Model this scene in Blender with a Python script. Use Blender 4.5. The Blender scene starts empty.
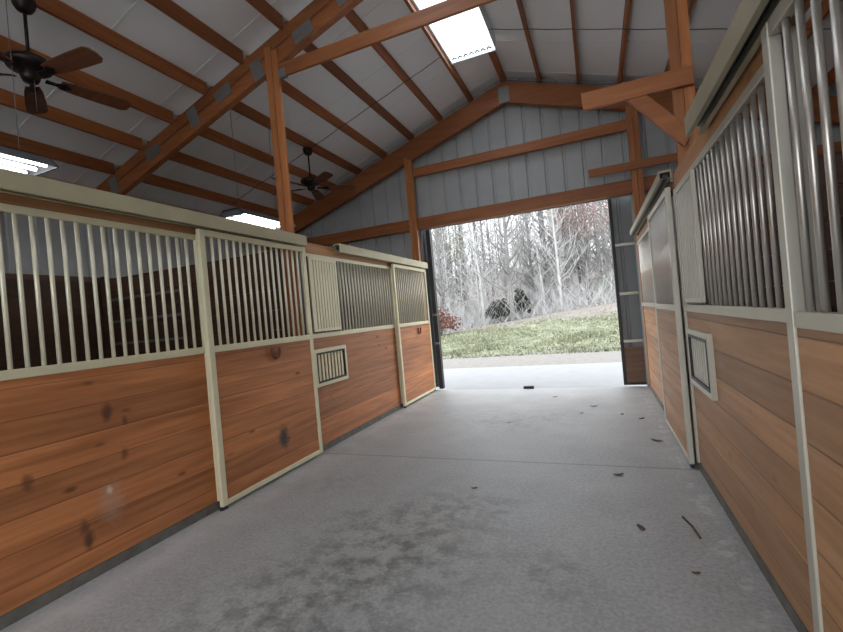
import bpy, math, random
from mathutils import Vector, Matrix
random.seed(7)
S = bpy.context.scene
C = S.collection
PI = math.pi

# ---------------------------------------------------------------- camera, world, exposure
cam = bpy.data.cameras.new('camera')
co = bpy.data.objects.new('camera', cam); C.objects.link(co); S.camera = co
cam.sensor_fit = 'HORIZONTAL'; cam.sensor_width = 36.0; cam.lens = 36.0*432/843
cam.clip_start = .05; cam.clip_end = 400
yaw = math.atan2(175.5, 432); rho = math.radians(5.1)
F = Vector((-math.sin(yaw), math.cos(yaw), 0)); H = Vector((math.cos(yaw), math.sin(yaw), 0)); Z = Vector((0, 0, 1))
Rt = H*math.cos(rho) - Z*math.sin(rho); U = H*math.sin(rho) + Z*math.cos(rho)
M = Matrix((Rt, U, -F)).transposed().to_4x4(); M.translation = Vector((0, 0, 1.45)); co.matrix_world = M

W = bpy.data.worlds.new('overcast_sky'); S.world = W; W.use_nodes = True
bg = W.node_tree.nodes['Background']; bg.inputs[0].default_value = (.90, .95, 1.0, 1); bg.inputs[1].default_value = 1.0
W.cycles.sampling_method = 'AUTOMATIC'
S.view_settings.view_transform = 'Standard'; S.view_settings.look = 'None'
S.view_settings.gamma = 1; S.view_settings.use_curve_mapping = False
S.view_settings.exposure = 2.16
try:
    S.cycles.use_denoising = True; S.cycles.denoiser = 'OPENIMAGEDENOISE'
    S.cycles.max_bounces = 10; S.cycles.diffuse_bounces = 7; S.cycles.sample_clamp_indirect = 6
except Exception: pass

# ---------------------------------------------------------------- materials
class N:
    def __init__(s, name):
        s.m = bpy.data.materials.new(name); s.m.use_nodes = True; s.t = s.m.node_tree
        s.b = s.t.nodes['Principled BSDF']; s.out = s.t.nodes['Material Output']
    def n(s, typ, ins=None, **kw):
        x = s.t.nodes.new(typ)
        for k, v in kw.items(): setattr(x, k, v)
        for k, v in (ins or {}).items(): s.put(x.inputs[k], v)
        return x
    def put(s, sock, v):
        if isinstance(v, bpy.types.NodeSocket): s.t.links.new(v, sock)
        else: sock.default_value = v
    def math(s, op, a, b=0.0, c=None):
        x = s.n('ShaderNodeMath', operation=op); s.put(x.inputs[0], a); s.put(x.inputs[1], b)
        if c is not None: s.put(x.inputs[2], c)
        return x.outputs[0]
    def mix(s, f, a, b, mode='MIX'):
        x = s.n('ShaderNodeMix', data_type='RGBA', blend_type=mode)
        s.put(x.inputs[0], f); s.put(x.inputs[6], a); s.put(x.inputs[7], b); return x.outputs[2]
    def ramp(s, f, *st):
        x = s.n('ShaderNodeValToRGB'); s.put(x.inputs[0], f); e = x.color_ramp.elements
        while len(e) < len(st): e.new(.5)
        for i, (p, c) in enumerate(st): e[i].position = p; e[i].color = c if len(c) == 4 else (*c, 1)
        return x.outputs[0]
    def noise(s, vec, scale, detail=4, rough=.5):
        return s.n('ShaderNodeTexNoise', {'Vector': vec, 'Scale': scale, 'Detail': detail, 'Roughness': rough}).outputs[0]
    def bump(s, h, st=.3, d=.01):
        x = s.n('ShaderNodeBump', {'Height': h, 'Strength': st, 'Distance': d}); s.put(s.b.inputs['Normal'], x.outputs[0])
def c4(c): return (*c, 1)

def wood(name, c_lo, c_hi, axis='Y', plank=0.18, knots=1.0, rough=.55, spot=None, worn=0.0, seam=.35):
    q = N(name); tc = q.n('ShaderNodeTexCoord').outputs['Object']
    sep = q.n('ShaderNodeSeparateXYZ', {0: tc}).outputs
    info = q.n('ShaderNodeObjectInfo').outputs['Random']
    L = {'X': 0, 'Y': 1, 'Z': 2}[axis]; o1, o2 = [i for i in range(3) if i != L]
    if plank:
        pz = q.math('DIVIDE', sep[2], plank); idx = q.math('FLOOR', pz); fr = q.math('FRACT', pz)
    else: idx = q.math('MULTIPLY', info, 3.0); fr = None
    wn = q.n('ShaderNodeTexWhiteNoise', {'W': q.math('ADD', idx, q.math('MULTIPLY', info, 17.0))}, noise_dimensions='1D').outputs[0]
    off = q.math('MULTIPLY', wn, 31.0)
    along = q.math('ADD', sep[L], off); a = q.math('ADD', sep[o1], off); b = sep[o2]
    gv = q.n('ShaderNodeCombineXYZ', {0: q.math('MULTIPLY', along, 1.3), 1: q.math('MULTIPLY', a, 22.0), 2: q.math('MULTIPLY', b, 22.0)}).outputs[0]
    g1 = q.noise(gv, 1.0, 5, .6)
    gv2 = q.n('ShaderNodeCombineXYZ', {0: q.math('MULTIPLY', along, .5), 1: q.math('MULTIPLY', a, 4.0), 2: q.math('MULTIPLY', b, 4.0)}).outputs[0]
    g2 = q.noise(gv2, 1.0, 3, .5)
    f = q.math('ADD', q.math('MULTIPLY', g1, .75), q.math('MULTIPLY', g2, .45))
    col = q.ramp(f, (.36, c_lo), (.78, c_hi))
    val = q.math('ADD', .78, q.math('MULTIPLY', wn, .40))
    col = q.mix(1.0, col, q.n('ShaderNodeCombineColor', {0: val, 1: val, 2: val}).outputs[0], 'MULTIPLY')
    if knots:
        kv = q.n('ShaderNodeCombineXYZ', {0: q.math('MULTIPLY', along, 3.0), 1: q.math('MULTIPLY', a, 7.0), 2: q.math('MULTIPLY', b, 7.0)}).outputs[0]
        vo = q.n('ShaderNodeTexVoronoi', {'Vector': kv, 'Scale': 1.0, 'Randomness': 1.0})
        keep = q.math('GREATER_THAN', q.n('ShaderNodeSeparateColor', {0: vo.outputs['Color']}).outputs[0], .50)
        k = q.ramp(vo.outputs['Distance'], (.05, (1, 1, 1)), (.16, (0, 0, 0)))
        col = q.mix(q.math('MULTIPLY', q.math('MULTIPLY', k, keep), .85*knots), col, (.06, .02, .01, 1))
    if fr is not None:
        d = q.math('ABSOLUTE', q.math('SUBTRACT', fr, .5))
        sm = q.ramp(d, (.465, (0, 0, 0)), (.495, (1, 1, 1)))
        col = q.mix(q.math('MULTIPLY', sm, seam), col, (.07, .03, .015, 1))
        q.bump(q.math('SUBTRACT', 1.0, sm), .5, .006)
    else: q.bump(g1, .15, .004)
    if worn:
        wv = q.noise(tc, 1.7, 6, .7)
        col = q.mix(q.math('MULTIPLY', q.ramp(wv, (.5, (0, 0, 0)), (.8, (1, 1, 1))), worn), col, (.30, .24, .20, 1))
    if spot:
        for (sx, sy, sz, rad, cc, st) in spot:
            dv = q.n('ShaderNodeVectorMath', {0: tc, 1: (sx, sy, sz)}, operation='SUBTRACT').outputs[0]
            dv = q.n('ShaderNodeVectorMath', {0: dv, 1: (1, 1.3, .8)}, operation='MULTIPLY').outputs[0]
            ln = q.n('ShaderNodeVectorMath', {0: dv}, operation='LENGTH').outputs['Value']
            ln = q.math('ADD', ln, q.math('MULTIPLY', q.math('SUBTRACT', q.noise(tc, 25, 3), .5), rad*.9))
            m_ = q.ramp(q.math('DIVIDE', ln, rad), (.35, (1, 1, 1)), (1.0, (0, 0, 0)))
            col = q.mix(q.math('MULTIPLY', m_, st), col, c4(cc))
    q.put(q.b.inputs['Base Color'], col); q.b.inputs['Roughness'].default_value = rough
    return q.m

def metal(name, c, metallic=.8, rough=.4, var=.15, scale=6, spec=.5):
    q = N(name); tc = q.n('ShaderNodeTexCoord').outputs['Object']
    f = q.noise(tc, scale, 5, .6)
    q.put(q.b.inputs['Base Color'], q.mix(f, c4([x*(1-var) for x in c]), c4([min(1, x*(1+var)) for x in c])))
    q.b.inputs['Metallic'].default_value = metallic; q.b.inputs['Roughness'].default_value = rough
    q.b.inputs['Specular IOR Level'].default_value = spec
    return q.m

def matte(name, c, rough=.8, var=.2, scale=8, alt=None, bump=0):
    q = N(name); tc = q.n('ShaderNodeTexCoord').outputs['Object']
    f = q.noise(tc, scale, 5, .6)
    a = c4([x*(1-var) for x in c]); b = c4([min(1, x*(1+var)) for x in (alt or c)])
    q.put(q.b.inputs['Base Color'], q.mix(q.ramp(f, (.3, (0, 0, 0)), (.7, (1, 1, 1))), a, b))
    q.b.inputs['Roughness'].default_value = rough
    if bump: q.bump(f, bump, .02)
    return q.m

def glow(name, c, st):
    q = N(name); q.b.inputs['Base Color'].default_value = c4(c)
    q.b.inputs['Emission Color'].default_value = c4(c); q.b.inputs['Emission Strength'].default_value = st
    return q.m

PLO, PHI = (.22, .072, .022), (.57, .215, .074)
m_stall = wood('pine_boards_left', PLO, PHI, 'Y', .1785, .9, spot=None)
m_stall_r = wood('pine_boards_right', (.29, .135, .055), (.52, .275, .13), 'Y', .1785, .35, worn=.3, seam=.5)
m_stall_near = wood('pine_boards_marked', PLO, PHI, 'Y', .1785, .9, spot=[(.005, 1.38, .42, .13, (.50, .42, .36), .25), (.005, 1.375, .50, .03, (.7, .66, .6), .6), (.005, 1.21, .33, .05, (.08, .03, .015), .65),
    (.005, 1.23, .245, .055, (.05, .02, .012), .85), (.005, 1.40, 1.0, .06, (.05, .02, .012), .8), (.005, .95, .71, .05, (.08, .03, .015), .65), (.005, 1.51, .92, .03, (.08, .03, .015), .65), (.005, 1.49, .70, .04, (.08, .03, .015), .65)])
m_door_sc = wood('pine_boards_scuffed', PLO, PHI, 'Y', .1785, .9, spot=[(-.01, .80, .36, .12, (.03, .03, .03), .95)])
m_beamX = wood('lumber_across', (.21, .060, .016), (.40, .138, .040), 'X', 0, .4)
m_beamY = wood('lumber_lengthwise', (.21, .060, .016), (.40, .138, .040), 'Y', 0, .4)
m_beamZ = wood('lumber_upright', (.28, .085, .022), (.50, .19, .058), 'Z', 0, .5)
m_headL = wood('header_pine', (.28, .12, .045), (.48, .24, .10), 'Y', 0, .6)
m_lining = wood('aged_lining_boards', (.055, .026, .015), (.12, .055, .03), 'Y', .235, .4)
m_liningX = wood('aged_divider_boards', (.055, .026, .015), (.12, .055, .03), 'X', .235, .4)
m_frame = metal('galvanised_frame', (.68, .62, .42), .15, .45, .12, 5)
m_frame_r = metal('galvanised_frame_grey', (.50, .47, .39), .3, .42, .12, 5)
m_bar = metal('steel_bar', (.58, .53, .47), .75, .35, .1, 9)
m_dark = metal('dark_steel', (.03, .03, .032), .3, .5)
m_plate = metal('gusset_plate', (.24, .235, .23), .5, .5, .2, 20)
m_siding = metal('siding_inside', (.40, .405, .40), .1, .55, .18, 3)
m_leaf_sid = metal('door_siding', (.20, .21, .215), .1, .55, .15, 3)
m_deck = metal('roof_sheet', (.91, .92, .92), .0, .6, .05, 1.2)
m_white = matte('white_enamel', (.75, .76, .76), .4, .04)
m_fix = matte('grey_enamel', (.35, .36, .38), .5, .05)
m_bronze = metal('oil_rubbed_bronze', (.03, .022, .02), .6, .4)
m_blade = wood('walnut_blade', (.10, .035, .018), (.24, .09, .04), 'X', 0, 0)
m_tube = glow('fluorescent_tube', (.95, .98, 1), 2.2)
m_track_l = metal('track_sheet_warm', (.46, .41, .27), .2, .5, .2, 4)
m_track_r = metal('track_sheet_tan', (.36, .32, .22), .2, .5, .25, 4)
m_refl = matte('reflector_inside', (.10, .105, .11), .5, .05)
m_rust = matte('rusty_iron', (.12, .035, .02), .8, .4, 40)
m_rubber = matte('black_rubber', (.02, .02, .02), .7)
m_sill = matte('damp_treated_sill', (.12, .11, .095), .8, .3, 10)
m_leafdry = matte('dry_leaf', (.10, .06, .035), .9, .4, 30)
m_cable = matte('grey_cable', (.06, .06, .06), .6)
m_kick = wood('weathered_kickboard', (.14, .07, .04), (.24, .13, .075), 'X', .2, .3)

# translucent skylight sheet
q = N('translucent_skylight'); tr = q.n('ShaderNodeBsdfTranslucent', {'Color': (.92, .95, .97, 1)})
tp = q.n('ShaderNodeBsdfTransparent', {'Color': (.95, .97, 1, 1)})
mx = q.n('ShaderNodeMixShader', {0: .45, 1: tr.outputs[0], 2: tp.outputs[0]}); q.t.links.new(mx.outputs[0], q.out.inputs[0]); m_sky = q.m

# concrete floor
q = N('broomed_concrete'); tc = q.n('ShaderNodeTexCoord').outputs['Object']; sp = q.n('ShaderNodeSeparateXYZ', {0: tc}).outputs
base = q.ramp(q.noise(tc, 1.3, 8, .65), (.3, (.255, .25, .245)), (.7, (.40, .395, .385)))
fine = q.noise(tc, 45, 4, .7)
base = q.mix(.35, base, q.ramp(fine, (.35, (.18, .18, .18)), (.65, (.55, .54, .53))), 'MIX')
def blob(cx, cy, rx, ry, noise_scale, lo, hi):
    dx = q.math('DIVIDE', q.math('SUBTRACT', sp[0], cx), rx); dy = q.math('DIVIDE', q.math('SUBTRACT', sp[1], cy), ry)
    r = q.math('SQRT', q.math('ADD', q.math('MULTIPLY', dx, dx), q.math('MULTIPLY', dy, dy)))
    fall = q.ramp(r, (.25, (1, 1, 1)), (1.0, (0, 0, 0)))
    nz = q.noise(tc, noise_scale, 6, .7)
    return q.math('MULTIPLY', fall, q.ramp(nz, (lo, (0, 0, 0)), (hi, (1, 1, 1))))
for (a_, b_, rx, ry, st) in [(-1.35, 2.45, .85, .95, .78), (-.95, 3.1, .5, .45, .45), (-.35, 2.35, .35, .4, .45), (-2.3, 3.3, .5, .5, .25), (-1.2, 5.6, 1.2, .8, .3), (-1.6, 1.7, .9, .6, .7)]:
    base = q.mix(q.math('MULTIPLY', blob(a_, b_, rx, ry, 7.0, .45, .62), st), base, (.10, .095, .085, 1))
base = q.mix(q.math('MULTIPLY', blob(-1.15, 2.75, .5, .5, 9.0, .45, .6), .35), base, (.22, .18, .12, 1))
# pale dust gathered by the stall fronts
dl = q.math('MULTIPLY', q.ramp(q.math('ABSOLUTE', q.math('SUBTRACT', sp[0], -2.85)), (.0, (1, 1, 1)), (.35, (0, 0, 0))), q.ramp(q.noise(tc, 3, 5, .6), (.35, (0, 0, 0)), (.7, (1, 1, 1))))
dr = q.math('MULTIPLY', q.ramp(q.math('ABSOLUTE', q.math('SUBTRACT', sp[0], .55)), (.0, (1, 1, 1)), (.12, (0, 0, 0))), q.ramp(q.noise(tc, 8, 5, .7), (.5, (0, 0, 0)), (.62, (1, 1, 1))))
base = q.mix(q.math('MULTIPLY', q.math('MAXIMUM', dl, dr), .6), base, (.58, .57, .55, 1))
for jy in (4.07, 5.9):
    jn = q.ramp(q.math('ABSOLUTE', q.math('SUBTRACT', sp[1], jy)), (.006, (1, 1, 1)), (.016, (0, 0, 0)))
    base = q.mix(q.math('MULTIPLY', jn, .55 if jy < 5 else .15), base, (.09, .085, .08, 1))
q.put(q.b.inputs['Base Color'], base); q.b.inputs['Roughness'].default_value = .5
q.bump(fine, .15, .004); m_conc = q.m

m_pad = matte('pale_driveway_concrete', (.275, .275, .28), .8, .05, 3)
q = N('bank_ground'); tc = q.n('ShaderNodeTexCoord').outputs['Object']; sp = q.n('ShaderNodeSeparateXYZ', {0: tc}).outputs
grass_c = q.ramp(q.noise(tc, 1.6, 8, .7), (.35, (.10, .11, .06)), (.50, (.18, .19, .12)), (.66, (.29, .28, .21)))
litter = q.ramp(q.noise(tc, 2.2, 8, .7), (.3, (.14, .12, .105)), (.7, (.25, .22, .195)))
gravel = q.ramp(q.noise(tc, 9, 6, .7), (.3, (.16, .145, .13)), (.7, (.235, .22, .20)))
edge = q.math('ADD', sp[1], q.math('MULTIPLY', q.noise(tc, .8, 5, .6), 1.4))
c1 = q.mix(q.ramp(q.math('DIVIDE', edge, 20.0), (.725, (0, 0, 0)), (.755, (1, 1, 1))), gravel, grass_c)
e2 = q.math('ADD', q.math('SUBTRACT', sp[1], q.math('MULTIPLY', sp[0], -.22)), q.math('MULTIPLY', q.noise(tc, .3, 5, .6), 4))
c1 = q.mix(q.ramp(q.math('DIVIDE', e2, 50.0), (.425, (0, 0, 0)), (.455, (1, 1, 1))), c1, litter)
q.put(q.b.inputs['Base Color'], c1); q.b.inputs['Roughness'].default_value = .95; m_bank = q.m

def bark(name, lo, hi):
    q = N(name); tc = q.n('ShaderNodeTexCoord').outputs['Object']
    v = q.n('ShaderNodeMapping', {'Vector': tc, 'Scale': (3, 3, .7)}).outputs[0]
    q.put(q.b.inputs['Base Color'], q.ramp(q.noise(v, 4, 5, .7), (.35, lo), (.65, hi))); q.b.inputs['Roughness'].default_value = .9
    return q.m
barks = [bark('pale_bark', (.34, .33, .32), (.52, .51, .50)), bark('grey_bark', (.13, .125, .12), (.24, .23, .22)), bark('dark_bark', (.06, .055, .05), (.14, .13, .12))]
def foliage(name, lo, hi):
    q = N(name); g = q.n('ShaderNodeTexCoord').outputs['Object']
    q.put(q.b.inputs['Base Color'], q.ramp(q.noise(g, 6, 3), (.35, lo), (.65, hi))); q.b.inputs['Roughness'].default_value = .8
    return q.m
m_green = foliage('evergreen_leaves', (.012, .016, .010), (.045, .052, .035)); m_red = foliage('russet_leaves', (.10, .04, .03), (.22, .10, .08))
m_lgreen = foliage('young_leaves', (.22, .28, .10), (.36, .42, .20)); m_pinkbud = foliage('reddish_buds', (.34, .20, .18), (.50, .34, .31))
m_grass = foliage('grass_blades', (.10, .115, .06), (.30, .30, .20))

# ---------------------------------------------------------------- mesh helpers
class MB:
    def __init__(s): s.v = []; s.f = []; s.smooth = False
    def add(s, v, f):
        o = len(s.v); s.v += [tuple(p) for p in v]; s.f += [tuple(i+o for i in t) for t in f]; return s
    def box(s, x0, x1, y0, y1, z0, z1):
        v = [(x, y, z) for z in (z0, z1) for y in (y0, y1) for x in (x0, x1)]
        return s.add(v, [(0, 2, 3, 1), (4, 5, 7, 6), (0, 1, 5, 4), (2, 6, 7, 3), (0, 4, 6, 2), (1, 3, 7, 5)])
    def beam(s, a, b, w, h, up=(0, 0, 1), end=None):
        a = Vector(a); b = Vector(b); d = (b-a).normalized(); u = Vector(up); sd = d.cross(u).normalized(); u = sd.cross(d).normalized()
        v = [p + sd*i*w/2 + u*j*h/2 for p in (a, b) for j in (-1, 1) for i in (-1, 1)]
        return s.add(v, [(0, 2, 3, 1), (4, 5, 7, 6), (0, 1, 5, 4), (2, 6, 7, 3), (0, 4, 6, 2), (1, 3, 7, 5)])
    def prism(s, poly, axis, a, b):
        n = len(poly)
        mk = {'X': lambda p, t: (t, p[0], p[1]), 'Y': lambda p, t: (p[0], t, p[1]), 'Z': lambda p, t: (p[0], p[1], t)}[axis]
        v = [mk(p, a) for p in poly] + [mk(p, b) for p in poly]
        return s.add(v, [tuple(range(n)), tuple(range(2*n-1, n-1, -1))] + [(i, n+i, n+(i+1) % n, (i+1) % n) for i in range(n)])
    def tube(s, pts, r, n=8, cap=True):
        pts = [Vector(p) for p in pts]; R = r if isinstance(r, (list, tuple)) else [r]*len(pts); o = len(s.v)
        prev = None
        for i, p in enumerate(pts):
            d = (pts[min(i+1, len(pts)-1)] - pts[max(i-1, 0)]).normalized()
            if prev is None: t = Vector((1, 0, 0)) if abs(d.x) < .8 else Vector((0, 1, 0)); prev = d.cross(t).normalized()
            u = (prev - d*prev.dot(d)).normalized(); w = d.cross(u); prev = u
            for k in range(n):
                a = 2*PI*k/n; s.v.append(tuple(p + (u*math.cos(a) + w*math.sin(a))*R[i]))
        for i in range(len(pts)-1):
            for k in range(n): s.f.append((o+i*n+k, o+i*n+(k+1) % n, o+(i+1)*n+(k+1) % n, o+(i+1)*n+k))
        if cap: s.f.append(tuple(o+k for k in reversed(range(n)))); s.f.append(tuple(o+(len(pts)-1)*n+k for k in range(n)))
        return s
    def lathe(s, c, prof, n=24):
        o = len(s.v)
        for r, z in prof:
            for k in range(n): s.v.append((c[0]+max(r, 1e-4)*math.cos(2*PI*k/n), c[1]+max(r, 1e-4)*math.sin(2*PI*k/n), c[2]+z))
        for i in range(len(prof)-1):
            for k in range(n): s.f.append((o+i*n+k, o+i*n+(k+1) % n, o+(i+1)*n+(k+1) % n, o+(i+1)*n+k))
        return s
    def build(s, name, mat, parent=None, bevel=0):
        me = bpy.data.meshes.new(name); L = parent.get('_o', (0, 0, 0)) if parent is not None else (0, 0, 0)
        me.from_pydata([(x-L[0], y-L[1], z-L[2]) for x, y, z in s.v], [], s.f); me.update()
        if s.smooth:
            for p in me.polygons: p.use_smooth = len(p.vertices) == 4
        me.materials.append(mat)
        o = bpy.data.objects.new(name, me); C.objects.link(o)
        if parent is not None:
            o.parent = parent
            if '_o' in parent.keys(): o['_o'] = list(L)
        if bevel:
            b = o.modifiers.new('bevel', 'BEVEL'); b.width = bevel; b.segments = 2; b.limit_method = 'ANGLE'
        return o
def sm(mb): mb.smooth = True; return mb
def tag(o, label, cat, group=None, kind=None):
    o['label'] = label; o['category'] = cat
    if group: o['group'] = group
    if kind: o['kind'] = kind
    return o
OFF = {}
def thing(name, loc, label, cat, group=None):
    o = bpy.data.objects.new(name, None); C.objects.link(o); o.location = loc; o.empty_display_size = .1
    o['_o'] = [float(t) for t in loc]; OFF[o.name] = loc
    return tag(o, label, cat, group)
def solid(name, mb, mat, loc, label, cat, group=None, bevel=0):   # a one-mesh thing with its origin at loc
    mb.v = [(x-loc[0], y-loc[1], z-loc[2]) for x, y, z in mb.v]
    o = mb.build(name, mat, None, bevel); o.location = loc; return tag(o, label, cat, group)
def struct(name, mb, mat, parent=None):
    o = mb.build(name, mat, parent)
    if parent is None: o['kind'] = 'structure'
    return o

XC = -1.18; SL = .333; XL, XR = -6.66, 4.32; Y0, Y1 = -3.3, 7.75
def rz(x, z0): return z0 - SL*abs(x-XC)
ZD = 5.52   # underside of the roof sheet at the ridge

# ---------------------------------------------------------------- shell
struct('floor', MB().box(XL, XR, Y0-.3, Y1+.02, -.2, 0), m_conc)
SKY = (-1.75, -1.06, 4.12, 6.44); SKB = (-1.75, -1.06, .6, 3.96)
def roof_grid():
    m = MB(); ys = [Y0-.3]
    while ys[-1] < Y1+.3: ys.append(min(ys[-1]+.926, Y1+.35))
    cuts = sorted(set(ys+[SKY[2], SKY[3], SKB[2], SKB[3]])); xs = [XL-.3, SKY[0], XC, SKY[1], XR+.3]
    for y0, y1 in zip(cuts, cuts[1:]):
        ym = (y0+y1)/2; hole = SKY[2] < ym < SKY[3] or SKB[2] < ym < SKB[3]
        for x0, x1 in zip(xs, xs[1:]):
            if hole and SKY[0] <= x0 and x1 <= SKY[1]: continue
            lo = 0.0; v = [(x0, y0, rz(x0, ZD)), (x1, y0, rz(x1, ZD)), (x1, y1, rz(x1, ZD)), (x0, y1, rz(x0, ZD))]
            v += [(a, b, c+.05) for a, b, c in v]
            m.add(v, [(0, 3, 2, 1), (4, 5, 6, 7), (0, 1, 5, 4), (1, 2, 6, 5), (2, 3, 7, 6), (3, 0, 4, 7)])
    for y in ys[1:-1]:          # lap of neighbouring sheets: a slim raised edge
        hole = SKY[2]-.05 < y < SKY[3]+.05 or SKB[2]-.05 < y < SKB[3]+.05
        for x0, x1 in ((XL-.3, SKY[0] if hole else XC), (SKY[1] if hole else XC, XR+.3)):
            m.beam((x0, y, rz(x0, ZD)-.004), (x1, y, rz(x1, ZD)-.001), .014, .006)
    return m
struct('ceiling', roof_grid(), m_deck)
m_skirt = m_white
def skylight(name, K):
    zp = 5.265
    w = struct(name, MB().box(K[0]+.02, K[1]-.004, K[2], K[3], zp, zp+.006), m_sky)
    MB().box(K[0]-.005, K[0]+.018, K[2], K[3], zp-.02, zp+.012).build('edge_trim', m_white, w)
    MB().box(K[1]-.004, K[1]+.004, K[2], K[3], zp-.006, rz(K[1], ZD)).build('side_curb', m_white, w)
    MB().box(K[0], K[1], K[3], K[3]+.008, zp-.006, rz(K[0], ZD)+.01).build('end_curb', m_white, w)
    cl = MB()
    for k in range(7):
        x = K[0]+.08+k*.088; c = []
        for t in range(7): c.append((x-.03+.01*t, K[3]-.09-.045*math.sin(PI*t/6), zp-.010))
        cl.tube(c, .012, 4)
        cl.box(x-.034, x-.026, K[3]-.10, K[3]-.06, zp-.013, zp-.004)
    cl.build('closure_strip', m_dark, w)
skylight('window_1', SKY); skylight('added_window_2', SKB)  # the second skylight is out of view, added to brighten the interior

def siding(mb, a0, a1, zlo, zhi, pos, axis='X', dirn=1, pitch=.305):
    """ribbed sheet: flat pans with narrow ribs pressed away from the room"""
    n = int((a1-a0)/pitch)+1; prof = []
    k0 = math.floor(a0/pitch)
    pts = [a0]
    for k in range(k0, k0+n+3):
        c = k*pitch
        for d, o in ((-.028, 0), (-.014, .025), (.014, .025), (.028, 0)):
            if a0 < c+d < a1: prof.append((c+d, o))
    prof = [(a0, 0)] + prof + [(a1, 0)]
    zl = zlo if callable(zlo) else (lambda t: zlo); zh = zhi if callable(zhi) else (lambda t: zhi)
    for (p, o), (p2, o2) in zip(prof, prof[1:]):
        def pt(a, off, z): return (a, pos+dirn*off, z) if axis == 'X' else (pos+dirn*off, a, z)
        th = .004
        v = [pt(p, o, zl(p)), pt(p2, o2, zl(p2)), pt(p2, o2, zh(p2)), pt(p, o, zh(p))]
        v += [pt(p, o+th, zl(p)), pt(p2, o2+th, zl(p2)), pt(p2, o2+th, zh(p2)), pt(p, o+th, zh(p))]
        mb.add(v, [(0, 1, 2, 3), (7, 6, 5, 4), (0, 4, 5, 1), (3, 2, 6, 7), (0, 3, 7, 4), (1, 5, 6, 2)])
OX0, OX1, OZ = -2.99, .64, 3.08
wf = MB()
siding(wf, XL, OX0, 0, lambda x: rz(x, ZD), Y1, 'X', 1)
siding(wf, OX1, XR, 0, lambda x: rz(x, ZD), Y1, 'X', 1)
siding(wf, OX0, XC, OZ, lambda x: rz(x, ZD), Y1, 'X', 1)
siding(wf, XC, OX1, OZ, lambda x: rz(x, ZD), Y1, 'X', 1)
struct('wall_front', wf, m_siding)
wb = MB(); BX0, BX1 = -3.9, 1.6
siding(wb, XL, BX0, 0, lambda x: rz(x, ZD), Y0, 'X', -1); siding(wb, BX1, XR, 0, lambda x: rz(x, ZD), Y0, 'X', -1)
siding(wb, BX0, XC, 4.1, lambda x: rz(x, ZD), Y0, 'X', -1); siding(wb, XC, BX1, 4.1, lambda x: rz(x, ZD), Y0, 'X', -1)
struct('wall_back', wb, m_siding)
a = MB(); siding(a, Y0, Y1, 0, rz(XL, ZD)+.02, XL, 'Y', -1); struct('wall_left', a, m_siding)
a = MB(); siding(a, Y0, Y1, 0, rz(XR, ZD)+.02, XR, 'Y', 1); struct('wall_right', a, m_siding)

# ---------------------------------------------------------------- outside ground
def hh(x, y):
    if y < 13: return -.04
    t = min(1, (y-13)/11.0); t2 = t*t*(3-2*t)
    top = .30 + .95*max(-.6, min(1.3, (x+9)/9.0))
    z = -.04 + top*t2*.98
    if y > 24: z += (y-24)*.02 + max(0, y-32)*.15
    return z + (.05*math.sin(x*1.7+y*.9)*math.sin(y*1.3) if y > 14 else 0)
g = MB(); nx, ny = 90, 90
xs = [-55+85*i/nx for i in range(nx+1)]; ys = [10.8 + 76.5*(j/ny)**1.5 for j in range(ny+1)]
for y in ys:
    for x in xs: g.v.append((x, y, hh(x, y)))
for j in range(ny):
    for i in range(nx):
        k = j*(nx+1)+i; g.f.append((k, k+1, k+nx+2, k+nx+1))
g.smooth = True
o = g.build('ground', m_bank); o['kind'] = 'structure'
struct('driveway', MB().box(-40, 25, Y1+.02, 11.0, -.2, -.03), m_pad)
struct('back_apron', MB().box(-30, 25, -30, Y0-.3, -.2, -.03), m_pad)

# ---------------------------------------------------------------- roof timber
ORD = ['first', 'second', 'third', 'fourth', 'fifth', 'sixth', 'seventh', 'eighth', 'ninth']
ZP = 5.36
def purlin(x, label):
    z = rz(x, ZP); w = .02 if abs(x-XC) > .1 else .035
    for ya, yb, bay in ((Y0+.02, 3.985, 'near'), (4.075, Y1-.01, 'far')):
        if abs(x-XC) < .1:
            if bay == 'near': continue
            ya = 6.46
        solid('roof_purlin', MB().box(x-w, x+w, ya, yb, z, rz(x, ZD)-.002-SL*w), m_beamY, (x, ya, z), label+(f', {bay} bay' if abs(x-XC) > .1 else ''), 'purlin', 'roof purlins under the metal sheets')
purlin(XC, 'short dark ridge beam at the roof peak between skylight and gable')
for k in range(9): purlin(XC-.60*(k+1), f'stained roof purlin, {ORD[k]} to the left of the peak')
for k in range(9): purlin(XC+.60*(k+1), f'stained roof purlin, {ORD[k]} to the right of the peak')

def chord(mb, xa, xb, ztop, zbot, y0, y1):
    mb.prism([(xa, rz(xa, zbot)), (xb, rz(xb, zbot)), (xb, rz(xb, ztop)), (xa, rz(xa, ztop))], 'Y', y0, y1)
def truss(y, label, plates):
    r = thing('roof_truss', (XC, y, 3.2), label, 'truss', 'parallel-chord roof trusses')
    y0, y1 = y-.04, y+.04; T, B = ZP+.04, ZP-.30
    for xa, xb, s in ((XL+.05, XC, 'left'), (XC, XR-.05, 'right')):
        m = MB(); chord(m, xa, xb, T, T-.15, y0, y1); m.build('top_chord', m_beamX, r, .004)
        m = MB(); chord(m, xa, xb, B+.15, B, y0, y1); m.build('bottom_chord', m_beamX, r, .004)
        m = MB(); chord(m, xa, xb, T-.15, B+.15, y0+.012, y1-.012); m.build('web', m_beamX, r)
    for i, (x, z0) in enumerate(plates):
        d = Vector((1, 0, SL if x < XC else -SL)).normalized(); L, w = (.13, .15) if i % 2 else (.08, .24)
        p = Vector((x, y0-.003, rz(x, z0))); MB().beam(p-d*L, p+d*L, .006, w).build('gusset_plate', m_plate, r)
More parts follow.
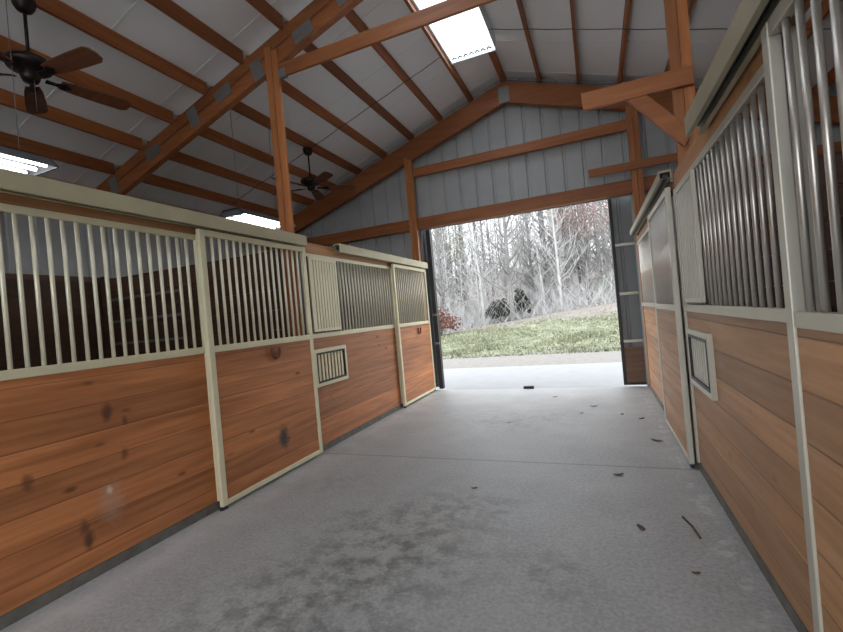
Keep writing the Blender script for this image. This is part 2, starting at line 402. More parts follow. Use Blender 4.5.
truss(4.03, 'big stained roof truss with grey nail plates over the middle of the aisle', [(-6.0, 5.22), (-5.19, 5.23), (-4.43, 5.24), (-3.92, 5.23), (-3.38, 5.17), (-2.72, 5.17), (-2.2, 5.23), (-1.5, 5.2), (-.8, 5.2), (-.1, 5.2), (.4, 5.2), (1.1, 5.2), (1.9, 5.2), (2.6, 5.2), (3.4, 5.2)])
for s in (-1, 1):
    m = MB(); xa, xb = (XL+.05, XC) if s < 0 else (XC, XR-.05); chord(m, xa, xb, ZP-.002, ZP-.36, Y1-.19, Y1-.10)
    solid('end_rafter', m, m_beamX, (XC, Y1-.15, 4.9), f'stained rafter against the end gable, sloping down to the {"left" if s < 0 else "right"} from the peak', 'rafter', None, .004)
solid('ridge_plate', MB().box(XC-.09, XC+.09, Y1-.20, Y1-.192, ZP-.37, ZP-.10), m_plate, (XC, Y1-.2, 4.9), 'grey metal plate joining the two gable rafters at the peak', 'plate')

# posts
def post(x0, x1, y0, y1, z1, label):
    r = thing('timber_post', ((x0+x1)/2, (y0+y1)/2, 0), label, 'post')
    xm = (x0+x1)/2
    MB().box(x0, xm-.001, y0, y1, 0, z1).build('ply', m_beamZ, r, .004); MB().box(xm+.001, x1, y0+.006, y1, 0, z1-.05).build('ply', m_beamZ, r, .004)
    return r
post(-3.225, -3.058, 3.945, 3.985, rz(-3.26, ZP)-.05, 'tall doubled timber post rising behind the left stall front beside the lit ceiling fixture')
post(.688, .842, 3.945, 3.985, rz(.9, ZP)-.05, 'tall doubled timber post rising behind the right stall front carrying the braced beam')
post(-3.12, -2.98, Y1-.27, Y1-.20, rz(-3.1, ZP)-.3, 'timber post at the left side of the big end doorway')
post(.66, .82, Y1-.27, Y1-.20, rz(.8, ZP)-.3, 'timber post at the right side of the big end doorway')

solid('door_header_beam', MB().box(-6.1, 3.74, Y1-.19, Y1-.10, 3.08, 3.29), m_beamX, (XC, Y1-.15, 3.08), 'long stained header beam across the top of the end doorway', 'beam', None, .004)
solid('gable_girt', MB().box(-2.98, .66, Y1-.16, Y1-.10, 4.08, 4.24), m_beamX, (XC, Y1-.13, 4.08), 'stained girt across the gable siding above the doorway header', 'beam', None, .004)
r = thing('tie_beam', (XC, 4.0, 4.24), 'long stained tie beam crossing the aisle below the skylight, fixed to the left post', 'beam')
MB().box(-3.055, .685, 3.95, 3.985, 4.24, 4.39).build('timber', m_beamX, r, .004)
MB().box(-3.056, -2.96, 3.943, 3.986, 4.225, 4.32).build('joist_hanger', m_plate, r)
r = thing('braced_stub_beam', (.45, 3.96, 3.09), 'short stained beam with a diagonal knee brace sticking out from the right post', 'beam')
MB().prism([(.03, 3.04), (.83, 3.04), (.83, 3.18), (.02, 3.18)], 'Y', 3.90, 3.943).build('beam', m_beamX, r, .004)
MB().prism([(.36, 3.038), (.51, 3.038), (.80, 2.68), (.73, 2.58)], 'Y', 3.905, 3.943).build('knee_brace', m_beamX, r, .004)
solid('loft_board', MB().box(.05, 1.6, Y1-.31, Y1-.272, 3.41, 3.53), m_beamX, (.8, 7.38, 3.44), 'short weathered board stub in front of the siding beside the right doorway post', 'board', None, .004)

# cables under the purlins
def cable(y, xa, xb, label):
    m = sm(MB()); n = 14
    m.tube([(xa+(xb-xa)*i/n, y, rz(xa+(xb-xa)*i/n, ZP)-.010-.008*math.sin(i*PI/2)**2) for i in range(n+1)], .0055, 6)
    solid('ceiling_cable', m, m_cable, ((xa+xb)/2, y, 4.5), label, 'cable', None)
cable(6.0, -5.9, -1.78, 'thin dark cable strung under the left roof purlins up to the skylight')
cable(6.0, -1.05, 2.6, 'thin dark cable strung under the right roof purlins from the skylight')
cable(7.50, -1.1, 2.4, 'thin dark cable under the right purlins close to the gable rafter')

# ---------------------------------------------------------------- stall fronts
m_bar_l = metal('cream_steel_bar', (.74, .69, .52), .2, .35, .08, 9)  # left bars take a brighter cream tone than the right ones
def barmesh(r, h, mat, n=10):
    m = sm(MB()); m.tube([(0, 0, 0), (0, 0, h)], r, n); me = bpy.data.meshes.new('grille_bar')
    me.from_pydata(m.v, [], m.f)
    for p in me.polygons: p.use_smooth = len(p.vertices) == 4
    me.materials.append(mat); return me
BARS = {}
def bars(parent, x, ya, yb, z0, z1, sp, r=.0125):
    if x > 0: r = .0108
    key = (round(z1-z0, 3), r)
    if key not in BARS: BARS[key] = barmesh(r, z1-z0, m_bar if x > 0 else m_bar_l)
    L = parent['_o']; n = max(1, round((yb-ya)/sp)-1)
    for i in range(n):
        y = ya + (yb-ya)*(i+1)/(n+1)
        o = bpy.data.objects.new('grille_bar', BARS[key]); C.objects.link(o); o.parent = parent
        o.location = (x-L[0], y-L[1], z0-L[2])
ZR0, ZR1, ZT0, ZT1 = 1.30, 1.355, 2.245, 2.29
def stall_panel(side, y0, y1, label, feeder=None, sp=.08, wm=None):
    left = side < 0; xf = -3.03 if left else .66; xb = xf + side*.026; xc = (xf+xb)/2
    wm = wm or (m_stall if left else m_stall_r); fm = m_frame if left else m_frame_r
    r = thing('stall_front_panel', (xc, y0, 0), label, 'stall panel', 'fixed stall front panels')
    bx = lambda a, b, c, d, e, f: MB().box(min(a, b), max(a, b), c, d, e, f)
    bx(xf+side*.008, xb, y0, y1, .07, ZR0).build('plank_wall', wm, r)
    bx(xf+side*.002, xb, y0, y1, 0, .068).build('sill', m_sill, r)
    bx(xf-side*.006, xb, y0+.045, y1-.045, ZR0, ZR1).build('middle_rail', fm, r, .004)
    bx(xf-side*.004, xb, y0+.045, y1-.045, ZT0, ZT1).build('top_rail', fm, r, .004)
    for a in (y0, y1-.045): bx(xf-side*.010, xb, a, a+.045, .068, ZT1).build('stile', fm, r, .004)
    bars(r, xc, y0+.045, y1-.045, ZR1, ZT0, sp)
    if feeder:
        fa, fb = feeder; xg = xf - side*(.028 if left else .018)
        gr = bx(xg-side*.012, xg+side*.012, fa, fb, 1.375, 1.405).build('feeder_gate', fm, r)
        e = MB(); 
        for (a, b, c, d) in ((fa, fb, 2.21, 2.24), (fa, fa+.03, 1.405, 2.21), (fb-.03, fb, 1.405, 2.21)):
            e.box(min(xg-side*.012, xg+side*.012), max(xg-side*.012, xg+side*.012), a, b, c, d)
        e.build('gate_frame', fm, gr) if False else None
        gv = [(x+r['_o'][0], y+r['_o'][1], z+r['_o'][2]) for x, y, z in [tuple(v.co) for v in gr.data.vertices]]
        mm = MB(); mm.box(min(xg-side*.012, xg+side*.012), max(xg-side*.012, xg+side*.012), fa, fb, 1.375, 1.405)
        mm.add(e.v, e.f); nm = bpy.data.meshes.new('feeder_gate'); L = r['_o']
        nm.from_pydata([(x-L[0], y-L[1], z-L[2]) for x, y, z in mm.v], [], mm.f); nm.materials.append(fm); gr.data = nm
        # dense slats of the swing-out gate
        sl = MB(); nn = 9
        for i in range(nn):
            y = fa+.03+(fb-fa-.06)*(i+.5)/nn
            sl.box(min(xg-side*.006, xg+side*.006), max(xg-side*.006, xg+side*.006), y-(.019 if left else .013), y+(.019 if left else .013), 1.405, 2.21)
        s_ = sl.build('gate_slats', fm, gr)
        bx(xg+side*.004, xf+side*.0, fa-.014, fb+.014, 1.362, 1.376).build('gate_pivot', m_dark, gr)
        if left:
            for (a, b, c, d) in ((fa-.014, fa-.002, 1.376, 2.243), (fb+.002, fb+.014, 1.376, 2.243)): bx(xg, xf, a, b, c, d).build('gate_seal', m_dark, gr)
        # lower feed hatch
        ha, hb, hz0, hz1 = fa-.02, fb+.09, .74, 1.17; xh = xf-side*.022
        m = MB()
        for (a, b, c, d) in ((ha, hb, hz0, hz0+.04), (ha, hb, hz1-.04, hz1), (ha, ha+.04, hz0+.04, hz1-.04), (hb-.04, hb, hz0+.04, hz1-.04)):
            m.box(min(xh, xf+side*.008), max(xh, xf+side*.008), a, b, c, d)
        ht = m.build('feed_hatch', fm, r)
        m = MB()
        for (a, b, c, d) in ((ha+.04, hb-.04, hz0+.04, hz0+.062), (ha+.04, hb-.04, hz1-.062, hz1-.04), (ha+.04, ha+.055, hz0+.062, hz1-.062), (hb-.055, hb-.04, hz0+.062, hz1-.062)):
            m.box(min(xh-side*.004, xf), max(xh-side*.004, xf), a, b, c, d)
        m.build('hatch_seal', m_dark, ht)
        m = MB()
        for i in range(8):
            y = ha+.06+(hb-ha-.12)*(i+.5)/8; m.box(min(xf-side*.002, xf-side*.012), max(xf-side*.002, xf-side*.012), y-.017, y+.017, hz0+.062, hz1-.062)
        m.build('hatch_slats', fm, ht)
    return r
def stall_door(side, y0, y1, label, wm, sp=.08):
    left = side < 0; xf = -2.96 if left else .60; xb = xf+side*.04; xc = (xf+xb)/2
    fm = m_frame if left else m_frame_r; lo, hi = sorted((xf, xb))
    r = thing('sliding_stall_door', (xc, y0, .02), label, 'stall door', 'sliding stall doors with barred tops')
    for a in (y0, y1-.055):
        sr = MB().box(lo, hi, a, a+.055, .03, 2.33).build('stile', fm, r, .005)
    for nme, a, b in (('bottom_rail', .03, .075), ('middle_rail', ZR0, ZR1), ('top_rail', 2.275, 2.33)): MB().box(lo+.003, hi-.003, y0+.055, y1-.055, a, b).build(nme, fm, r, .004)
    MB().box(lo+.01, hi-.01, y0+.055, y1-.055, .075, ZR0).build('plank_panel', wm, r)
    bars(r, xc, y0+.055, y1-.055, ZR1, 2.275, sp)
    MB().box(lo+.006, hi-.006, y0-.01, y0+.05, .0+.004, .03).build('floor_guide', m_dark, r)
    return r
stall_panel(-1, .44, 2.68, 'nearest left stall front panel, pine boards under a wide barred grille', wm=m_stall_near)
stall_door(-1, 2.62, 4.02, 'large left sliding stall door with a horseshoe and a black scuff on its boards', m_door_sc)
stall_panel(-1, 4.04, 6.34, 'left stall front panel with a pale slatted feeder gate and a low feed hatch', (4.10, 4.66))
stall_door(-1, 6.27, 7.70, 'far left sliding stall door with a small horseshoe, next to the open doorway', m_stall)
stall_door(1, .45, 1.86, 'nearest right sliding stall door with thick bars, at the right edge', m_stall_r, .09)
stall_panel(1, 1.80, 4.08, 'right stall front panel with long barred grille and a low feed hatch', (3.28, 3.84), .095)
stall_door(1, 4.10, 5.45, 'far right sliding stall door with broad silver edge', m_stall_r)
stall_panel(1, 5.42, 7.62, 'farthest right stall front panel next to the open doorway')

# headers and door tracks
for (side, xa, xb, mat, lab) in ((-1, -3.054, -3.03, m_headL, 'left'), (1, .66, .684, m_headL, 'right')):
    for (ya, yb, w) in ((.42, 4.05, 'nearer'), (4.055, 7.65, 'farther')):
        solid('header_board', MB().box(xa, xb, ya, yb, 2.292, 2.415), mat, ((xa+xb)/2, ya, 2.292), f'{w} pine header board on top of the {lab} stall fronts', 'board', None, .004)
def track(side, ya, yb, label, zb=2.345):
    xo, xi = (-2.915, -3.0) if side < 0 else (.555, .64); lo, hi = sorted((xo, xi))
    r = thing('door_track', ((lo+hi)/2, ya, 2.34), label, 'door track', 'overhead tracks of the stall doors')
    fm = m_track_l if side < 0 else m_track_r
    m = MB().box(lo, hi, ya, yb, 2.435, 2.45)
    m.box(xo-(.004 if side < 0 else 0), xo+(0 if side < 0 else .004), ya, yb, zb, 2.435); m.box(hi-.006 if side > 0 else lo, hi if side > 0 else lo+.006, ya, yb, zb, 2.435)
    m.box(lo, lo+.024, ya, yb, zb-.004, zb); m.box(hi-.024, hi, ya, yb, zb-.004, zb)
    m.build('channel', fm, r)
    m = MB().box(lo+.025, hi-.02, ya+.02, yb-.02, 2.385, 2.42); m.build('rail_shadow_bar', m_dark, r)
    n = max(2, int((yb-ya)/1.2))
    for i in range(n+1):
        y = ya+.05+(yb-ya-.15)*i/n; a, b = sorted((xi, -3.03 if side < 0 else .66))
        MB().box(a, b, y, y+.05, 2.36, 2.44).build('bracket', m_plate, r)
track(-1, .42, 4.0, 'pale metal door track over the large left stall door')
track(-1, 4.66, 7.72, 'pale metal door track over the far left stall door')
track(1, .3, 2.92, 'metal door track over the nearest right stall door')
track(1, 4.02, 7.3, 'metal door track over the far right stall door', 2.385)

# horseshoes
def horseshoe(x, y, z, label):
    m = MB(); pts = []
    for i in range(17):
        a = PI + math.radians(-28) + (PI+math.radians(56))*i/16
        pts.append((x, y + .058*math.cos(a), z + .072*math.sin(a)))
    n = len(pts)
    for (p, q_) in zip(pts, pts[1:]): pass
    m.tube(pts, [.009]+[.013]*(n-2)+[.009], 6); m.smooth = True
    solid('horseshoe', m, m_rust, (x, y, z-.08), label, 'horseshoe', 'horseshoes nailed to stall doors')
horseshoe(-2.947, 3.38, 1.235, 'rusty horseshoe nailed open end up on the large left stall door')
horseshoe(-2.947, 7.10, 1.215, 'rusty horseshoe on the far left stall door beside the doorway')

# linings and dividers inside the stalls
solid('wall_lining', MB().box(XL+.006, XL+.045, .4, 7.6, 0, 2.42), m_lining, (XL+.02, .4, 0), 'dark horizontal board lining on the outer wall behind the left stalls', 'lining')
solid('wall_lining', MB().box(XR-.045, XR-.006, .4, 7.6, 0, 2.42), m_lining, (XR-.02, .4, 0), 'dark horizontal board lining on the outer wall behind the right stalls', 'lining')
def divider(xa, xb, y, label, strips=False):
    r = thing('stall_divider', ((xa+xb)/2, y, 0), label, 'divider')
    m = MB(); z = .03
    while z < 2.35:
        m.box(xa, xb, y, y+.04, z, z+.229); z += .235
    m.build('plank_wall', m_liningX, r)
    for x in ((xa+.03, xb-.13) if xb-xa > 1 else ()): MB().box(x, x+.1, y-.042, y-.002, 0, 2.42).build('cleat', m_lining, r)
    if strips:
        for z in (2.07, 1.755, 1.44): MB().box(-6.4, -5.0, y-.03, y-.002, z-.018, z+.018).build('light_gap_strip', m_plate, r)  # strips stand in for light showing through gaps between the boards
divider(XL+.05, -3.28, 4.09, 'board divider with strips standing for light gaps inside the left stalls, behind the bars', True)
divider(.92, XR-.05, 4.09, 'board divider between the right stalls, behind the bars')
divider(XL+.05, -3.09, .38, 'board divider at the near end of the left stalls')
divider(.72, XR-.05, .38, 'board divider at the near end of the right stalls')

# ---------------------------------------------------------------- big barn door leaves outside the opening
r = thing('barn_door_leaf', (1.2, Y1+.12, 0), 'grey metal sliding barn door leaf with pale girts at the right of the doorway', 'barn door', 'sliding leaves of the big doorway')
m = MB(); siding(m, .36, 2.3, .04, 3.12, Y1+.12, 'X', 1, .23); m.build('siding_sheet', m_leaf_sid, r)
MB().box(.31, .36, Y1+.06, Y1+.15, .02, 3.14).build('edge_stile', m_dark, r)
for z in (.74, 1.52, 2.32): MB().box(.36, 2.3, Y1+.07, Y1+.118, z-.022, z+.022).build('girt', m_frame_r, r)
MB().box(.36, 2.3, Y1+.085, Y1+.118, .06, .64).build('kick_boards', m_kick, r)
MB().box(.36, 2.3, Y1+.06, Y1+.118, .02, .06).build('bottom_rail', m_dark, r)
r = thing('barn_door_leaf', (-3.8, Y1+.12, 0), 'dark edge of the sliding barn door leaf at the left of the doorway', 'barn door', 'sliding leaves of the big doorway')
m = MB(); siding(m, -4.9, -2.92, .04, 3.12, Y1+.12, 'X', 1, .23); m.build('siding_sheet', m_leaf_sid, r)
MB().box(-2.93, -2.85, Y1+.05, Y1+.15, .02, 3.14).build('edge_stile', m_dark, r)
for z in (.9, 1.45): MB().box(-2.955, -2.845, Y1+.04, Y1+.06, z-.02, z+.02).build('hinge_plate', m_plate, r)
solid('door_stop', MB().box(-1.32, -1.14, Y1-.02, Y1+.04, 0, .045), m_rubber, (-1.23, Y1, 0), 'small black door stop on the threshold in the middle of the doorway', 'door stop', None, .006)

# ---------------------------------------------------------------- ceiling fans
def fan(x, y, a0, label):
    zt = rz(x, ZP); r = thing('ceiling_fan', (x, y, zt-.6), label, 'ceiling fan', 'bronze ceiling fans with walnut blades')
    sm(MB()).lathe((x, y, zt), [(.0, -.11), (.03, -.11), (.055, -.095), (.075, -.06), (.082, -.02), (.08, 0), (0, 0)]).build('canopy', m_bronze, r)
    sm(MB()).tube([(x, y, zt-.09), (x, y, zt-.45)], .013, 10).build('downrod', m_bronze, r)
    mo = sm(MB()).lathe((x, y, zt-.44), [(0, 0), (.03, 0), (.035, -.03), (.09, -.05), (.15, -.075), (.165, -.105), (.15, -.14), (.10, -.16), (.07, -.17), (.065, -.22), (.05, -.25), (.0, -.26)]).build('motor_housing', m_bronze, r)
    zb = zt-.44-.20
    for k in range(5):
        a = math.radians(a0+72*k); c, s = math.cos(a), math.sin(a)
        def P(u, v, w): # along, across, up with a pitch of 12 degrees
            vv = v*math.cos(.23); ww = w - v*math.sin(.23); return (x+c*u-s*vv, y+s*u+c*vv, zb+ww)
        out = [(.20, -.05), (.30, -.066), (.50, -.078), (.69, -.080), (.73, -.055), (.74, 0), (.73, .055), (.69, .080), (.50, .078), (.30, .066), (.20, .05)]
        n = len(out); m = MB(); m.add([P(u, v, 0) for u, v in out]+[P(u, v, .008) for u, v in out], [tuple(reversed(range(n))), tuple(range(n, 2*n))]+[(i, (i+1) % n, n+(i+1) % n, n+i) for i in range(n)])
        b = m.build('blade', m_blade, r)
        m = MB(); out = [(.10, -.02), (.17, -.015), (.23, -.04), (.28, 0), (.23, .04), (.17, .015), (.10, .02)]; n = len(out)
        m.add([P(u, v, -.010) for u, v in out]+[P(u, v, -.001) for u, v in out], [tuple(reversed(range(n))), tuple(range(n, 2*n))]+[(i, (i+1) % n, n+(i+1) % n, n+i) for i in range(n)])
        m.build('blade_bracket', m_bronze, b)
    sm(MB()).tube([(x+.05, y, zt-.6), (x+.05, y, zt-.95)], .002, 5).build('pull_chain', m_plate, r)
fan(-4.18, 2.17, 6, 'dark bronze ceiling fan with brown blades at the upper left, nearest the camera')
fan(-4.18, 5.98, 40, 'small-looking dark ceiling fan beyond the tall left post')

# ---------------------------------------------------------------- fluorescent fixtures
def fixture(x, y0, y1, z, label):
    r = thing('fluorescent_fixture', (x, (y0+y1)/2, z), label, 'light fixture', 'hanging fluorescent fixtures over the left stalls')
    hw = .21
    m = MB(); m.prism([(x-hw, z), (x-hw+.01, z+.005), (x-.12, z+.075), (x+.12, z+.075), (x+hw-.01, z+.005), (x+hw, z), (x+hw, z+.012), (x+.125, z+.09), (x-.125, z+.09), (x-hw, z+.012)], 'Y', y0, y1)
    for e in (y0, y1-.012): m.prism([(x-hw, z-.004), (x+hw, z-.004), (x+hw, z+.012), (x+.125, z+.09), (x-.125, z+.09), (x-hw, z+.012)], 'Y', e, e+.012)
    m.build('reflector_housing', m_refl, r)
    for dx in (-.14, 0, .14):
        sm(MB()).tube([(x+dx, y0+.05, z+.018), (x+dx, y1-.05, z+.018)], .016, 10).build('tube_lamp', m_tube, r)
    for y in (y0+.15, y1-.15): sm(MB()).tube([(x, y, z+.09), (x, y, rz(x, ZP)-.0)], .003, 5).build('hanging_chain', m_plate, r)
fixture(-4.12, .97, 2.17, 2.90, 'lit fluorescent fixture at the left edge below the near fan')
fixture(-4.12, 4.14, 5.14, 2.90, 'lit fluorescent fixture just left of the tall left post')

# ---------------------------------------------------------------- debris on the floor
def leaf(x, y, s, a, label, curl=.3):
    m = MB(); n = 10; pts = []
    for i in range(n):
        t = 2*PI*i/n; u = math.cos(t)*s; v = math.sin(t)*s*.42*(1+.3*math.sin(3*t)); pts.append((x+u*math.cos(a)-v*math.sin(a), y+u*math.sin(a)+v*math.cos(a), .004+curl*abs(u)*.5))
    pts.append((x, y, .003)); m.add(pts+[(p[0], p[1], p[2]+.002) for p in pts], [(i, (i+1) % n, n) for i in range(n)]+[(n+1+(i+1) % n, n+1+i, 2*n+1) for i in range(n)]+[(i, n+1+i, n+1+(i+1) % n, (i+1) % n) for i in range(n)])
    solid('dry_leaf', m, m_leafdry, (x, y, .003), label, 'leaf', 'dry leaves blown onto the barn floor')
for (x, y, s, a, lb) in [(.05, 3.86, .045, .3, 'brown dry leaf on the floor below the joint near the right stall door edge'),
                         (.14, 2.98, .04, 1.9, 'dark curled leaf lying alone on the floor left of the right feed hatch'),
                         (.44, 4.83, .055, -.4, 'dark leaf at the foot of the far right stall door'),
                         (.38, 5.7, .04, .5, 'leaf on the floor by the farthest right panel'),
                         (-.15, 6.35, .05, .1, 'small leaf on the far floor right of the aisle centre'),
                         (-.30, 5.95, .03, .8, 'tiny leaf just in front of the far floor leaf'),
                         (.18, 5.9, .035, 1.2, 'tiny leaf between the aisle centre and the far right panel'),
                         (-1.15, 5.45, .03, .6, 'tiny leaf in the middle of the aisle beyond the floor joint'),
                         (-1.05, 3.4, .028, .4, 'tiny leaf in the middle of the aisle before the floor joint'),
                         (-.72, 7.0, .04, .2, 'small leaf close to the doorway threshold'),
                         (.36, 2.55, .022, .2, 'tiny dark leaf nearest the camera at the foot of the right panel')]: leaf(x, y, s, a, lb)
solid('twig', sm(MB()).tube([(.40, 3.18, .006), (.43, 3.05, .012), (.45, 2.92, .006)], .006, 6), m_leafdry, (.42, 3.05, 0), 'dark twig on the concrete in front of the right panel', 'twig')

# ---------------------------------------------------------------- woods outside
def ray_dir(a): return Vector((math.cos(a), math.sin(a), 0))
def tree_mesh(name, h, r0, nb, mat, lean=0, low=.12, twig=1.0, seed=0, nt=5):
    R = random.Random(seed); m = MB()
    pts = []; rr = []; n = 9; x = y = 0
    for i in range(n+1):
        t = i/n; x += R.uniform(-.10, .10)*h*.035 + lean*h/n; y += R.uniform(-.1, .1)*h*.035; pts.append(Vector((x, y, t*h-.25 if i == 0 else t*h))); rr.append(r0*(1-t*.88))
    m.tube(pts, rr, 7, False)
    def at(t): k = min(n-1, int(t*n)); f = t*n-k; return pts[k].lerp(pts[k+1], f), rr[k]*(1-f)+rr[k+1]*f
    for b in range(nb):
        t = low+(1-low)*((b+R.random())/nb)**1.1*.97; p, rad = at(t); a = R.uniform(0, 2*PI); L = h*(.07+.13*(1-t))*R.uniform(.5, 1.4)
        d = ray_dir(a)*R.uniform(.5, 1)+Vector((0, 0, R.uniform(.25, 1.0))); d.normalize(); q_ = [p]; cr = [max(.008, rad*.42)]
        s = 4
        for i in range(s):
            d = (d+Vector((R.uniform(-.3, .3), R.uniform(-.3, .3), R.uniform(-.1, .3)))).normalized(); q_.append(q_[-1]+d*L/s); cr.append(max(.006, cr[0]*(1-(i+1)/s*.85)))
        m.tube(q_, cr, 4, False)
        for k in range(int(nt*twig)):
            i = R.randint(1, s); p2 = q_[i-1].lerp(q_[i], R.random()); d2 = (d+Vector((R.uniform(-1, 1), R.uniform(-1, 1), R.uniform(-.5, .9)))).normalized(); l2 = L*R.uniform(.2, .5)
            p3 = p2+d2*l2*.5; p4 = p3+(d2+Vector((R.uniform(-.5, .5), R.uniform(-.5, .5), R.uniform(-.3, .5)))).normalized()*l2*.5
            m.tube([p2, p3, p4], [.008, .006, .004], 3, False)
    me = bpy.data.meshes.new(name); me.from_pydata([tuple(v) for v in m.v], [], m.f); me.materials.append(mat); return me
protos = []
for i in range(4): protos.append((tree_mesh('tall_tree', 15, .14, 60, barks[1], R_ if False else (.02*(i-1.5)), .10, 1, 100+i, 9), 'grey'))
for i in range(4): protos.append((tree_mesh('slender_tree', 10, .065, 64, barks[0], .03*(i-1.5), .08, 1, 200+i, 9), 'pale'))
for i in range(2): protos.append((tree_mesh('dark_tree', 15, .12, 40, barks[2], .03*(i*2-1), .15, 1, 300+i, 7), 'dark'))
for i in range(4): protos.append((tree_mesh('sapling', 5.0, .025, 40, barks[0], .05*(i-1.5), .04, 1, 400+i, 7), 'sapling'))
CY = math.cos(yaw); SY = math.sin(yaw)
def px(x, y, z):   # where a point falls in the picture, used only to word the labels
    d = Vector((x, y, z-1.45)); f = d.dot(F); return 421.5+432*d.dot(Rt)/f, 316-432*d.dot(U)/f
def tree(me, x, y, s, rz_, kind, label, group=None):
    o = bpy.data.objects.new('bare_tree' if kind != 'sapling' else 'sapling', me); C.objects.link(o)
    o.location = (x, y, hh(x, y)); o.rotation_euler = (0, 0, rz_); o.scale = (s, s, s)
    return tag(o, label, 'tree' if kind != 'sapling' else 'sapling', group)
# front row: (pixel column at the base, distance, proto, scale, angle)
front = [(445, 25, 2, .9, 1.0), (452, 26, 6, 1.0, 2.0), (466, 29, 8, .8, 4.2), (479, 25.5, 5, 1.1, 3.1), (487, 25, 4, 1.2, .3), (513, 24.2, 1, 1.0, 2.0), (521, 27, 4, 1.0, 5.0), (536, 27, 0, .8, 1.4),
         (546, 26, 7, 1.1, 2.4), (553, 26.5, 3, .9, 3.9), (563, 25.5, 5, 1.25, .9), (570, 30, 9, .85, 4.4), (583, 29, 9, .8, 1.9), (590, 27, 0, .8, .2), (601, 28, 6, 1.0, 5.5), (618, 27, 2, .9, 2.2)]
def x_at(pc, y):
    lo, hi = -60, 40
    for _ in range(40):
        mid = (lo+hi)/2
        if px(mid, y, hh(mid, y))[0] < pc: lo = mid
        else: hi = mid
    return (lo+hi)/2
KW = {'grey': 'grey-barked', 'pale': 'slender pale-barked', 'dark': 'dark-trunked'}
cnt = {}
for (pc, y, pi, s, a) in front: cnt.setdefault(protos[pi][1], []).append(pc)
for (pc, y, pi, s, a) in front:
    k = protos[pi][1]; i = cnt[k].index(pc); n = len(cnt[k])
    w_ = f'{ORD[i]} of {n} from the left' if 0 < i < n-1 else ('leftmost' if i == 0 else 'rightmost')
    tree(protos[pi][0], x_at(pc, y), y, s, a, k, f'{KW[k]} bare tree in the front row above the grass bank, {w_} of its kind' if False else f'{KW[k]} bare tree atop the bank, {w_}')
R = random.Random(5)
gs = 'bare trees standing deep in the woods'
for i in range(180):
    y = 28+50*(i/180)**1.2+R.uniform(-1, 1); x = R.uniform(-.62, .26)*y; pi = R.choice([0, 1, 2, 3, 0, 1, 2, 5, 7, 8, 9, 3]) if y > 34 else R.choice([4, 5, 6, 7, 0, 1, 4, 5])
    tree(protos[pi][0], x, y, R.uniform(.75, 1.15), R.uniform(0, 6.28), 'far', 'bare leafless tree deep in the woods seen through the doorway', gs)
for i in range(46):
    y = R.uniform(24.5, 33); x = R.uniform(-.60, .22)*y
    tree(protos[10+i % 4][0], x, y, R.uniform(.7, 1.3), R.uniform(0, 6.28), 'sapling', 'thin pale bare sapling in the brush behind the grass bank', 'thin saplings in the brush behind the bank')

def leafball(name, x, y, rx, rz_, n, mat, sz, label, cat, seed, zc=.5):
    R = random.Random(seed); m = MB(); z0 = hh(x, y)
    for i in range(n):
        a = R.uniform(0, 2*PI); b = math.acos(R.uniform(-.5, 1)); q_ = R.uniform(.5, 1.0)*(1+.18*math.sin(3*a)+.15*math.sin(5*b))
        c = Vector((x+rx*q_*math.sin(b)*math.cos(a), y+rx*q_*math.sin(b)*math.sin(a), max(.03, rz_*zc+rz_*zc*1.2*q_*math.cos(b))+z0))
        u = Vector((R.uniform(-1, 1), R.uniform(-1, 1), R.uniform(-1, 1))).normalized()*sz; v = u.cross(Vector((R.uniform(-1, 1), R.uniform(-1, 1), R.uniform(-1, 1)))).normalized()*sz*.5
        m.add([c-u, c+v, c+u, c-v], [(0, 1, 2, 3)])
    r = thing(name, (x, y, z0), label, cat)
    m.build('foliage', mat, r); t = MB()
    for k in range(5): a = k*1.3; t.tube([(x, y, z0-.1), (x+.25*rx*math.cos(a), y+.25*rx*math.sin(a), z0+rz_*.35), (x+.5*rx*math.cos(a), y+.5*rx*math.sin(a), z0+rz_*.75)], [.04, .025, .01], 5, False)
    t.build('stems', barks[2], r)
leafball('evergreen_shrub', x_at(500, 25.2), 25.2, .85, 1.5, 2200, m_green, .09, 'dark evergreen shrub under the trees, left of the thick central trunk', 'shrub', 1, .36)
leafball('evergreen_shrub', x_at(522, 25.4), 25.4, .50, 1.9, 1500, m_green, .09, 'smaller dark evergreen shrub right of the thick central trunk', 'shrub', 2, .38)
leafball('russet_shrub', x_at(440, 21), 21, .95, 1.3, 1200, m_red, .08, 'russet brown shrub low beside the left doorway edge', 'shrub', 3)
leafball('leafy_shrub', x_at(610, 30), 30, 1.2, 1.3, 1300, m_lgreen, .08, 'light green leafy shrub beyond the bank at the right of the doorway', 'shrub', 4)
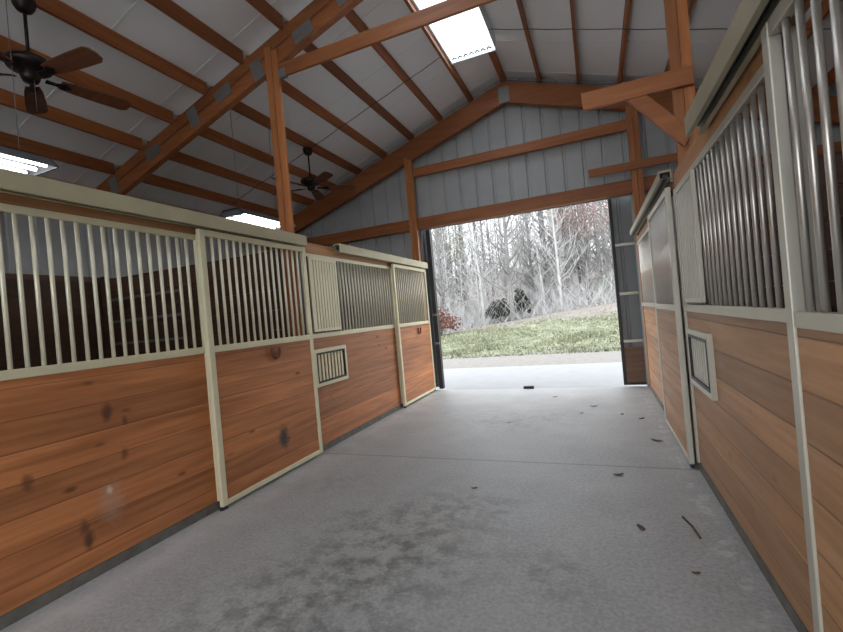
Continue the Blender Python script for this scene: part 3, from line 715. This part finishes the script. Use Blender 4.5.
def budtree(x, y, z, rx, n, mat, label, seed):
    R = random.Random(seed); z0 = hh(x, y); r = thing('budding_tree', (x, y, z0), label, 'tree'); m = MB()
    o = bpy.data.objects.new('branches', protos[1][0]); C.objects.link(o); o.parent = r; o.scale = (.75, .75, .75); o.rotation_euler = (0, 0, 1.2*seed)
    for i in range(n):
        d = Vector((R.gauss(0, 1), R.gauss(0, 1), R.gauss(0, 1))).normalized()*rx*R.random()**.4; c = Vector((x, y, z))+Vector((d.x, d.y, d.z*.55))
        u = Vector((R.uniform(-1, 1), R.uniform(-1, 1), R.uniform(-1, 1))).normalized()*.045; v = u.cross(Vector((.3, .5, .8))).normalized()*.03
        m.add([c-u, c+v, c+u, c-v], [(0, 1, 2, 3)])
    m.build('buds', mat, r)
budtree(x_at(592, 27), 27, 6.3, 2.4, 2600, m_pinkbud, 'tree with reddish buds high at the right of the doorway view', 5)
budtree(x_at(455, 34), 34, 6.8, 2.6, 1700, m_lgreen, 'tree with fresh green leaves high at the left of the doorway view', 6)
budtree(x_at(607, 36), 36, 9.4, 1.7, 1200, m_lgreen, 'tree with fresh green leaves high at the right corner of the doorway view', 7)

# grass and brush (stuff)
m = MB(); R = random.Random(9)
for i in range(42000):
    y = 13.4+11.5*R.random()**1.2; x = R.uniform(-.62, .24)*y
    if (R.random() < .35 and y < 14.8) or y+.22*x+R.uniform(0, 2.5) > 21.6: continue
    h = R.uniform(.03, .10)*(1.6 if math.sin(x*1.3+2*math.sin(y))*math.sin(y*1.1+x*.5) > .2 else .8); a = R.uniform(0, PI); w_ = R.uniform(.012, .03); z = hh(x, y)-.01
    dx, dy = math.cos(a)*w_, math.sin(a)*w_
    m.v += [(x-dx, y-dy, z), (x+dx, y+dy, z), (x+R.uniform(-.05, .05), y+R.uniform(-.05, .05), z+h)]; k = len(m.v); m.f.append((k-3, k-2, k-1))
tag(m.build('grass', m_grass), 'short green and straw-coloured grass covering the bank outside', 'grass', None, 'stuff')
m = MB()
for i in range(7000):
    y = R.uniform(24, 36); x = R.uniform(-.62, .24)*y; z = hh(x, y); a = R.uniform(0, 6.28); h = R.uniform(.3, 2.2)
    p = Vector((x, y, z)); q_ = p+Vector((math.cos(a)*h*.45, math.sin(a)*h*.3, h*.5)); t_ = q_+Vector((math.cos(a+.8)*h*.35, math.sin(a+.8)*h*.35, h*.35))
    m.tube([p, q_, t_], [.010, .008, .004], 3, False)
tag(m.build('brush', barks[0]), 'tangle of thin pale stems and brush between the trees', 'brush', None, 'stuff')

for o in list(bpy.data.objects):
    if '_o' in o.keys(): del o['_o']
